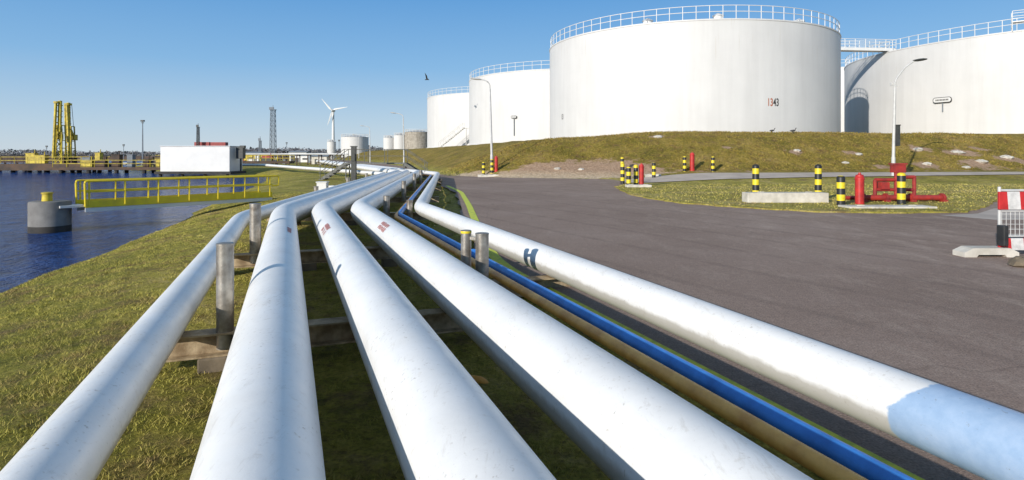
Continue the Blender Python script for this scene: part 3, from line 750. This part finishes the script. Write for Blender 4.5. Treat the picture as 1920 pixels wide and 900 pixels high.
# ------------------------------------------------------------------ stile over the pipes
c=Vector((-10.5,45.5,0)); e=thing('pipe_crossing_stair','grey steel stair and platform crossing over the pipes','stair',c)
m=MB(); yy=45.5
m.box((-10.3,yy,1.05),(4.6,1.2,.1))
for x in (-12.4,-8.1):
    for s in (-.5,.5): m.cyl((x,yy+s,-.3),(x,yy+s,1.0),.05,n=8)
m.make('platform',M['stair'],parent=e,origin=c)
for side in (0,1):
    m=MB()
    for k in range(6):
        if side==0: m.box((-12.7-k*.3,yy,.9-k*.2),(.28,1.1,.04))
        else: m.box((-7.85+k*.26,yy,.9-k*.18),(.26,1.1,.04))
    for s in (-.55,.55):
        if side==0: m.beam((-12.5,yy+s,1.0),(-14.4,yy+s,-.25),.05,.2)
        else: m.beam((-8,yy+s,1.0),(-6.4,yy+s,0),.05,.2)
    m.make('steps',M['stair'],parent=e,origin=c)
m=MB()
for s in (-.58,.58):
    for hh in (.55,1.05):
        m.cyl((-12.5,yy+s,1.05+hh),(-8,yy+s,1.05+hh),.025,n=6); m.cyl((-12.5,yy+s,1.05+hh),(-14.4,yy+s,-.2+hh),.025,n=6); m.cyl((-8,yy+s,1.05+hh),(-6.4,yy+s,hh),.025,n=6)
    for x,z in ((-14.3,-.15),(-13.4,.4),(-12.5,1.05),(-11,1.05),(-9.5,1.05),(-8,1.05),(-6.5,0)): m.cyl((x,yy+s,z),(x,yy+s,z+1.08),.025,n=6)
m.make('handrail',M['stair'],parent=e,origin=c)
c=Vector((-11.1,42.3,gz(-11.1,42.3))); m=MB(); m.box(c+Vector((0,0,1.2)),(.32,.32,2.5)); m.box(c+Vector((0,0,2.47)),(.42,.42,.05)); m.box(c+Vector((0,-.19,1.7)),(.24,.06,.5)); m.box(c+Vector((0,0,.05)),(.6,.6,.12))
m.make('steel_column',M['dark'],origin=c,label='dark square steel column beside the pipes',category='column')
# ------------------------------------------------------------------ jetty, loading arms
def jetty(x0,x1,y,zd,w,label,railc=None,thick=.5,pile=4.0):
    c=Vector(((x0+x1)/2,y,-1)); e=thing('jetty',label,'jetty',c)
    m=MB(); m.box((c.x,y,zd-thick/2),(x1-x0,w,thick)); m.make('deck',M['rustred'],parent=e,origin=c)
    x=x0+1
    while x<x1:
        for s in (-w*.38,w*.38):
            m=MB(); m.cyl((x,y+s,-4),(x,y+s,zd-thick),.28,n=8); m.make('pile',M['blackpile'],parent=e,origin=c,smooth=True)
        x+=pile
    if railc:
        for s in (-w/2+.1,w/2-.1):
            m=MB()
            for hh in (.5,1.0): m.cyl((x0,y+s,zd+hh),(x1,y+s,zd+hh),.04,n=5)
            k=x0
            while k<=x1: m.cyl((k,y+s,zd),(k,y+s,zd+1),.04,n=5); k+=2
            m.make('railing',M[railc],parent=e,origin=c)
    return e
jetty(-115,-75,98,.1,4,'long dark brown trestle jetty on dark piles','rustred',.6)
jetty(-76,-64,94,.35,9,'broad dark brown loading platform on dark piles','armyellow',1.0,2.5)
jetty(-66,-42,88,-.1,3,'low brown approach walkway above the water','armyellow',.4)
jetty(-62,-38,104,.6,2.5,'brown steel walkway with yellow railing','armyellow',.4)
jetty(-190,-110,160,.4,5,'far brown jetty on dark piles','rustred',.8,8)
def loading_arm(x,y,z,h,label,sgn):
    c=Vector((x,y,z)); e=thing('loading_arm',label,'loading arm',c,'yellow loading arms on the jetty')
    m=MB(); w=.5
    for sx in (-w,w):
        for sy in (-w,w): m.cyl((x+sx,y+sy,z),(x+sx*.7,y+sy*.7,z+h*.6),.10,n=6)
    for k in range(5):
        za=z+h*.12*k; zb=z+h*.12*(k+1); f=1-.3*k/5; f2=1-.3*(k+1)/5
        m.cyl((x-w*f,y-w*f,za),(x+w*f2,y-w*f2,zb),.06,n=5); m.cyl((x+w*f,y-w*f,za),(x-w*f2,y-w*f2,zb),.06,n=5); m.box((x,y,zb),(2*w*f2+.1,2*w*f2+.1,.1))
    m.make('base_tower',M['armyellow'],parent=e,origin=c)
    m=MB(); m.cyl((x,y,z),(x,y,z+h*.55),.22,n=10); m.beam((x,y-.3,z+h*.5),(x-sgn*.1,y-.3,z+h*.985),.3,.45); m.cyl((x-.3*sgn,y-.6,z+h*.5),(x-.4*sgn,y-.6,z+h*.97),.13,n=8)
    for k in range(5): m.box((x-sgn*(.02+.03*k),y-.45,z+h*(.55+.09*k)),(.8,.3,.14))
    m.make('inboard_arm',M['armyellow'],parent=e,origin=c)
    m=MB(); m.beam((x+sgn*.1,y-.9,z+h*.97),(x+sgn*.45,y-.9,z+h*.2),.22,.35); m.lathe((x+sgn*.1,y-.6,z+h*.94),[(.5,0),(.5,.3)],14); m.cyl((x+sgn*.45,y-.9,z+h*.2),(x+sgn*.5,y-.9,z+h*.08),.2,n=8)
    m.make('outboard_arm',M['armyellow'],parent=e,origin=c)
    m=MB(); m.box((x+sgn*.4,y+.2,z+h*.42),(.7,.8,.9)); m.beam((x+sgn*.4,y,z+h*.44),(x,y,z+h*.54),.3,.4); m.make('counterweight',M['armyellow'],parent=e,origin=c,bevel=.03)
    m=MB(); m.cyl((x+sgn*.2,y,z+h*.96),(x+sgn*.9,y,z+h*.1),.035,n=5); m.make('cable',M['dark'],parent=e,origin=c)
loading_arm(-69.6,93,.35,9.8,'tall yellow folded loading arm on jetty platform',-1)
loading_arm(-69.9,95.4,.35,9.7,'yellow folded loading arm with counterweight on jetty',1)
def cab(x,y,zd,ww,hh,mt,lab,grp):
    c=Vector((x,y,zd)); m=MB(); m.box((x,y,zd+hh/2),(ww,.8,hh)); m.box((x,y,zd+hh+.04),(ww+.15,.95,.08)); m.cyl((x+ww*.3,y,zd+hh),(x+ww*.3,y,zd+hh+.6),.06,n=6)
    m.make('equipment_cabinet',M[mt],origin=c,label=lab,category='cabinet',group=grp)
rg=random.Random(5)
for i in range(16):
    x=-75+i*2.2+rg.uniform(-.6,.6); y=94 if x<-64 else 88; zd=.35 if x<-64 else -.1; hh=rg.uniform(.7,1.8); ww=rg.uniform(.6,1.6)
    cab(x,y,zd,ww,hh,rg.choice(['armyellow','rustred','dark','hazegrey','armyellow']),'small steel equipment cabinet standing on the jetty','equipment cabinets on the jetty')
for i in range(18):
    y=rg.uniform(105,150); x=-y*rg.uniform(.36,.46); hh=rg.uniform(.5,1.6); ww=rg.uniform(.6,2.2)
    cab(x,y,gz(x,y),ww,hh,rg.choice(['armyellow','white','dark','hazegrey','dred','white','rustred']),'small steel equipment cabinet on the quay','equipment cabinets on the quay')
c=Vector((-39.3,75,-.7)); e=thing('white_shed','plain white flat shed on a low pier','shed',c)
m=MB(); m.box((-39.3,76.5,1.15),(8.6,3.6,3.1)); m.box((-39.3,76.5,2.75),(8.8,3.8,.1)); m.make('wall',M['white'],parent=e,origin=c,bevel=.04)
m=MB(); m.box((-39.3,76.3,-.55),(9.4,4.4,.3)); 
for x in (-43.5,-40.8,-38,-35.2):
    m.cyl((x,74.6,-4),(x,74.6,-.5),.2,n=8)
m.make('pier_deck',M['blackpile'],parent=e,origin=c)
m=MB(); m.box((-34.2,76,1.9),(.9,.8,1.4)); m.cyl((-34.2,76,-.4),(-34.2,76,1.4),.12,n=8); m.box((-33.9,75.9,2.7),(.6,.5,.3)); m.make('floodlight_box',M['dark'],parent=e,origin=c,bevel=.03)
def lattice(x,y,z0,z1,w,label,mat='hazegrey',r=.08,name='lattice_tower'):
    c=Vector((x,y,z0)); m=MB()
    for sx in (-1,1):
        for sy in (-1,1): m.cyl((x+sx*w/2,y+sy*w/2,z0),(x+sx*w/2*.7,y+sy*w/2*.7,z1),r,n=5)
    n=int((z1-z0)/(w*.9))
    for k in range(n):
        a=z0+(z1-z0)*k/n; b=z0+(z1-z0)*(k+1)/n; f=1-.3*k/n; f2=1-.3*(k+1)/n; h=w/2
        for sy in (-1,1):
            m.cyl((x-h*f,y+sy*h*f,a),(x+h*f2,y+sy*h*f2,b),r*.6,n=4); m.cyl((x+h*f,y+sy*h*f,a),(x-h*f2,y+sy*h*f2,b),r*.6,n=4)
        for sx in (-1,1): m.cyl((x+sx*h*f,y-h*f,a),(x+sx*h*f2,y+h*f2,b),r*.6,n=4)
        m.box((x,y,b),(w*f2,w*f2,r))
    m.box((x,y,z1+.1),(w*1.1,w*1.1,.15)); m.box((x-w*.3,y,z1+.6),(w*.9,.3,.8)); m.cyl((x,y,z1),(x,y,z1+1.6),.08,n=5)
    m.make(name,M[mat],origin=c,label=label,category='tower')
lattice(-79.3,200,-.3,16.5,1.7,'tall grey lattice steel tower with lamp platform','hazegrey',.11)
lattice(-84,201,-.3,6.2,.8,'thin grey lattice mast in the port','hazegrey',.08)
lattice(-125,240,-.3,12.6,1.0,'thin dark lattice mast near red containers','dark',.10)
def mast(x,y,z0,z1,r,label,mat='hazegrey'):
    c=Vector((x,y,z0)); e=thing('light_mast',label,'mast',c,'masts in the port'); m=MB(); m.cyl(c,(x,y,z1),r,r*.5,n=8); m.make('pole',M[mat],parent=e,origin=c,smooth=True)
    m=MB(); m.box((x,y,z1+.2),(r*4,r*3,.4)); m.box((x,y,z1-.3),(r*2.5,r*2.5,.15)); m.make('lamp_head',M['dark'],parent=e,origin=c)
mast(-95,155,-1,10.2,.2,'slender green grey light mast above the jetty','hazegrey')
mast(-139,180,-1,4,.12,'small light mast on the far quay'); mast(-116,180,-1,4.4,.12,'small light mast on the far quay')
mast(-86,230,-.3,6,.15,'small light mast in the port'); mast(-66,230,-.3,7,.15,'small light mast in the port')
c=Vector((-178,600,0)); e=thing('wind_turbine','white three bladed wind turbine on the horizon','wind turbine',c)
m=MB(); m.cyl((-178,600,-1),(-178,600,44.5),1.7,1.0,n=16); m.make('tower',M['white'],parent=e,origin=c,smooth=True)
m=MB(); m.box((-178,600.5,45.6),(2.2,6,2.4)); m.make('nacelle',M['white'],parent=e,origin=c,bevel=.4)
m=MB(); m.cyl((-178,597.4,45.6),(-178,595.6,45.6),1.3,.5,n=14); hub=m.make('hub',M['white'],parent=e,origin=c,smooth=True)
for an in (12,132,252):
    a=R(an); d=Vector((math.cos(a),0,math.sin(a))); s=Vector((-math.sin(a),0,math.cos(a))); o=Vector((-178,596.6,45.6)); m=MB(); vs=[];fs=[]
    pr=[(1,.5,.5),(3,1.2,.35),(8,.8,.2),(15.5,.2,.06)]
    for L_,w_,t_ in pr:
        for a1,b1 in ((-.3,0),(0,t_),(.9,0),(0,-t_)): vs.append(o+d*L_+s*w_*a1*1.3+Vector((0,b1,0)))
    for i in range(3):
        for j in range(4): fs.append((i*4+j,i*4+(j+1)%4,(i+1)*4+(j+1)%4,(i+1)*4+j))
    fs+=[(0,1,2,3),(12,13,14,15)]; m.add(vs,fs); m.make('blade',M['white'],parent=e,origin=c)
G2='small distant storage tanks'
tank((-57.4,220),4.9,-.2,8.1,'small distant white tank with roof railing',26,1.0,rr=.05,seg=32,group=G2)
tank((-66.5,222),1.6,-.2,6.4,'slim distant white tank',10,.8,rr=.05,seg=24,group=G2)
tank((-41.6,204),1.9,1.0,7.4,'small distant white tank',10,.8,rr=.05,seg=24,group=G2)
tank((-37.6,203),2.2,1.0,8.2,'small distant white tank beside grey tank',12,.8,rr=.05,seg=24,group=G2)
tank((-31.5,202),4.4,1.5,9.2,'weathered grey beige tank with roof railing',24,.9,wall='grey_tank',rr=.05,seg=32,group=G2)
def shed(x,y,w,d,h,mat,label,name='port_shed'):
    z=gz(x,y)-.1; c=Vector((x,y,z)); e=thing(name,label,'shed',c,'small buildings in the port')
    m=MB(); m.box((x,y,z+h/2),(w,d,h)); m.make('wall',M[mat],parent=e,origin=c)
    m=MB(); m.add([(x-w/2-.2,y-d/2-.2,z+h),(x+w/2+.2,y-d/2-.2,z+h),(x+w/2+.2,y+d/2+.2,z+h),(x-w/2-.2,y+d/2+.2,z+h),(x-w/2-.2,y,z+h+.5),(x+w/2+.2,y,z+h+.5)],[(3,2,1,0),(0,1,5,4),(2,3,4,5),(0,4,3),(1,2,5)]); m.make('roof',M['hazegrey'],parent=e,origin=c)
    m=MB(); m.box((x-w*.2,y-d/2-.02,z+h*.35),(w*.18,.06,h*.7)); m.make('door',M['dark'],parent=e,origin=c)
    m=MB(); m.box((x+w*.2,y-d/2-.02,z+h*.55),(w*.25,.06,h*.25)); m.make('window',M['dark'],parent=e,origin=c)
shed(-61,145,6,4,2.0,'armyellow','low yellow equipment hut on the quay'); shed(-52,150,5,3,1.7,'white','low white hut on the quay'); shed(-70,160,7,4,2.3,'concrete','pale flat hut on the quay')
shed(-45,140,4,3,1.9,'hazegrey','grey equipment hut on the quay'); shed(-82,190,5,4,2.4,'white','white hut in the port'); shed(-95,215,5,4,2.8,'yellow','bright yellow hut in the port')
shed(-60,170,5,3,2.6,'white','white hut behind the pipes'); shed(-38,120,3,2.5,1.6,'concrete','small concrete hut beside the pipes')
def container(x,y,z,mat,label):
    c=Vector((x,y,z)); e=thing('shipping_container',label,'container',c,'stacked red containers'); m=MB(); m.box((x,y,z+1.3),(6,2.4,2.6)); m.make('body',M[mat],parent=e,origin=c)
    m=MB(); 
    for k in range(12): m.box((x-2.75+k*.5,y-1.22,z+1.3),(.12,.06,2.3))
    m.make('ribs',M['dred'],parent=e,origin=c)
container(-121,240,1.5,'dred','dull red container stacked in the port'); container(-118,243,4.1,'dred','dull red container stacked in the port'); container(-124.5,243,4.15,'dred','dull red container stacked in the port')
shed(-121,244,14,6,1.6,'hazegrey','long grey base building under containers')
def rack(x,y,w,label):
    z=gz(x,y); c=Vector((x,y,z)); e=thing('pipe_rack',label,'pipe rack',c,'pipe racks in the port'); m=MB()
    k=-w/2
    while k<=w/2+.01: 
        for s in (-.8,.8): m.box((x+k,y+s,z+.9),(.15,.15,1.9))
        m.box((x+k,y,z+1.8),(.15,1.9,.15)); k+=w/5
    m.make('frame',M['rustred'],parent=e,origin=c)
    for s in (-.5,0,.5):
        m=MB(); m.cyl((x-w/2-1,y+s,z+2),(x+w/2+1,y+s,z+2),.13,n=10); m.make('pipe',M['white'],parent=e,origin=c,smooth=True)
rack(-55,125,16,'steel rack carrying white pipes across the quay'); rack(-68,138,20,'steel rack carrying white pipes by the jetty'); rack(-36,110,10,'low steel rack carrying white pipes')
c=Vector((-190,300,-1)); m=MB(); m.box((-205,303,-.2),(230,6,2.2)); 
for k in range(40): m.box((-318+k*5.8,299.8,-.3),(.5,.5,2.0))
m.make('quay_wall',M['rustred'],origin=c,label='long dark brown quay wall above the water',category='wall')
def wood(name,x0,x1,y0,y1,h,n,seed,label):
    rg=np.random.default_rng(seed); vs=[];fs=[]
    cx=rg.uniform(x0,x1,n); cy=rg.uniform(y0,y1,n)
    prof=.45+.55*np.abs(np.sin(cx*.021)+.5*np.sin(cx*.067)+.3*np.sin(cx*.19))/1.5
    for i in range(n):
        z=h*prof[i]*rg.random()**1.1-.3; s=rg.uniform(.4,1.0); o=np.array([cx[i],cy[i],z])
        t=rg.normal(0,s,(3,3)); t[:,2]*=.7; b=len(vs); vs+= (o+t).tolist(); fs.append((b,b+1,b+2))
    m=MB(); m.v=vs; m.f=fs; m.mi=[0]*len(fs); o=m.make(name,M['tree'],label=label,category='trees',kind='stuff')
wood('distant_wood',-700,-150,460,520,6,26000,1,'hazy bare trees along the far shore')
wood('distant_wood_near_port',-230,-60,420,470,8.5,14000,2,'hazy bare brown trees behind the port')
def bird(x,y,z,label,fly=False,k=1.0):
    c=Vector((x,y,z)); m=MB()
    if not fly:
        pr=[(.02,-.38),(.10,-.25),(.17,0),(.13,.2),(.05,.32)]
        vs=[];fs=[]
        for r_,u_ in pr:
            for j in range(8):
                t=math.pi*j/4; vs.append((x+u_,y+r_*math.cos(t),z+.32+r_*.85*math.sin(t)+max(0,u_)*.2))
        for i in range(4):
            for j in range(8): fs.append((i*8+j,i*8+(j+1)%8,(i+1)*8+(j+1)%8,(i+1)*8+j))
        m.add(vs,fs); m.tube([(x+.25,y,z+.38),(x+.34,y,z+.52),(x+.35,y,z+.64),(x+.44,y,z+.66)],.045,8); m.cyl((x+.43,y,z+.66),(x+.52,y,z+.64),.025,.008,n=6)
        for s in (-.05,.05): m.cyl((x,y+s,z+.2),(x+.02,y+s,z-.02),.015,n=5)
        m.v=[(x+(a-x)*k,y+(b-y)*k,z+(d-z)*k) for a,b,d in m.v]
    else:
        m.tube([(x-.3,y,z),(x,y,z+.02),(x+.3,y,z)],.07,8)
        m.add([(x-.1,y,z),(x+.15,y,z),(x+.1,y+.7,z+.3),(x-.15,y+1.3,z+.15),(x+.1,y-.7,z+.5),(x-.15,y-1.2,z+.9)],[(0,1,2,3),(1,0,5,4)])
    m.make('bird',M['soot'],origin=c,smooth=True,label=label,category='bird')
bird(23.0,53.3,gz(23.0,53.3),'dark goose standing on the embankment crest',k=.62); bird(24.7,53,gz(24.7,53),'dark goose standing on the embankment crest',k=.7)
bird(-12.7,90,12.9,'gull flying with raised wings in the sky',True)
# ------------------------------------------------------------------ light, world, camera
EL=R(17.5); ld=Vector((.62,.785,0)).normalized()*math.cos(EL)+Vector((0,0,-math.sin(EL)))
s=bpy.data.lights.new('sun','SUN'); s.energy=4.9; s.angle=R(.5); s.color=(1,.94,.85)
so=bpy.data.objects.new('sun',s); so.rotation_euler=ld.to_track_quat('-Z','Y').to_euler(); so.location=(0,0,50); COL.objects.link(so)
wd=bpy.data.worlds.new('World'); scene.world=wd; wd.use_nodes=True; nt=wd.node_tree; bg=nt.nodes['Background']
sk=nt.nodes.new('ShaderNodeTexSky'); sk.sky_type='NISHITA'; sk.sun_disc=False; sk.sun_elevation=EL; sk.sun_rotation=math.atan2(-ld.x,-ld.y)%(2*math.pi)
sk.air_density=1.0; sk.dust_density=.3; sk.ozone_density=3.0
v=N(nt,'ShaderNodeTexCoord').outputs['Generated']; sx=N(nt,'ShaderNodeSeparateXYZ'); nt.links.new(v,sx.inputs[0])
gd=ramp(nt,sx.outputs[2],[(0.0,(.60,.70,.79)),(.05,(.47,.63,.79)),(.14,(.24,.48,.78)),(.27,(.10,.33,.70)),(.5,(.15,.27,.46)),(1.0,(.24,.32,.42))])
sc_=N(nt,'ShaderNodeVectorMath',operation='SCALE'); nt.links.new(gd,sc_.inputs[0]); sc_.inputs['Scale'].default_value=1/.12
fin=mix(nt,.88,sk.outputs[0],sc_.outputs[0])
nt.links.new(fin,bg.inputs[0]); bg.inputs[1].default_value=.12
cam=bpy.data.cameras.new('camera'); cam.sensor_width=36; cam.lens=36*1130/1920; cam.shift_y=-160/1920; cam.clip_end=9000; cam.clip_start=.05
co_=bpy.data.objects.new('camera',cam); co_.location=(0,0,1.7); co_.rotation_euler=(R(90),0,0); COL.objects.link(co_); scene.camera=co_
scene.view_settings.view_transform='Standard'; scene.view_settings.look='None'; scene.view_settings.exposure=0
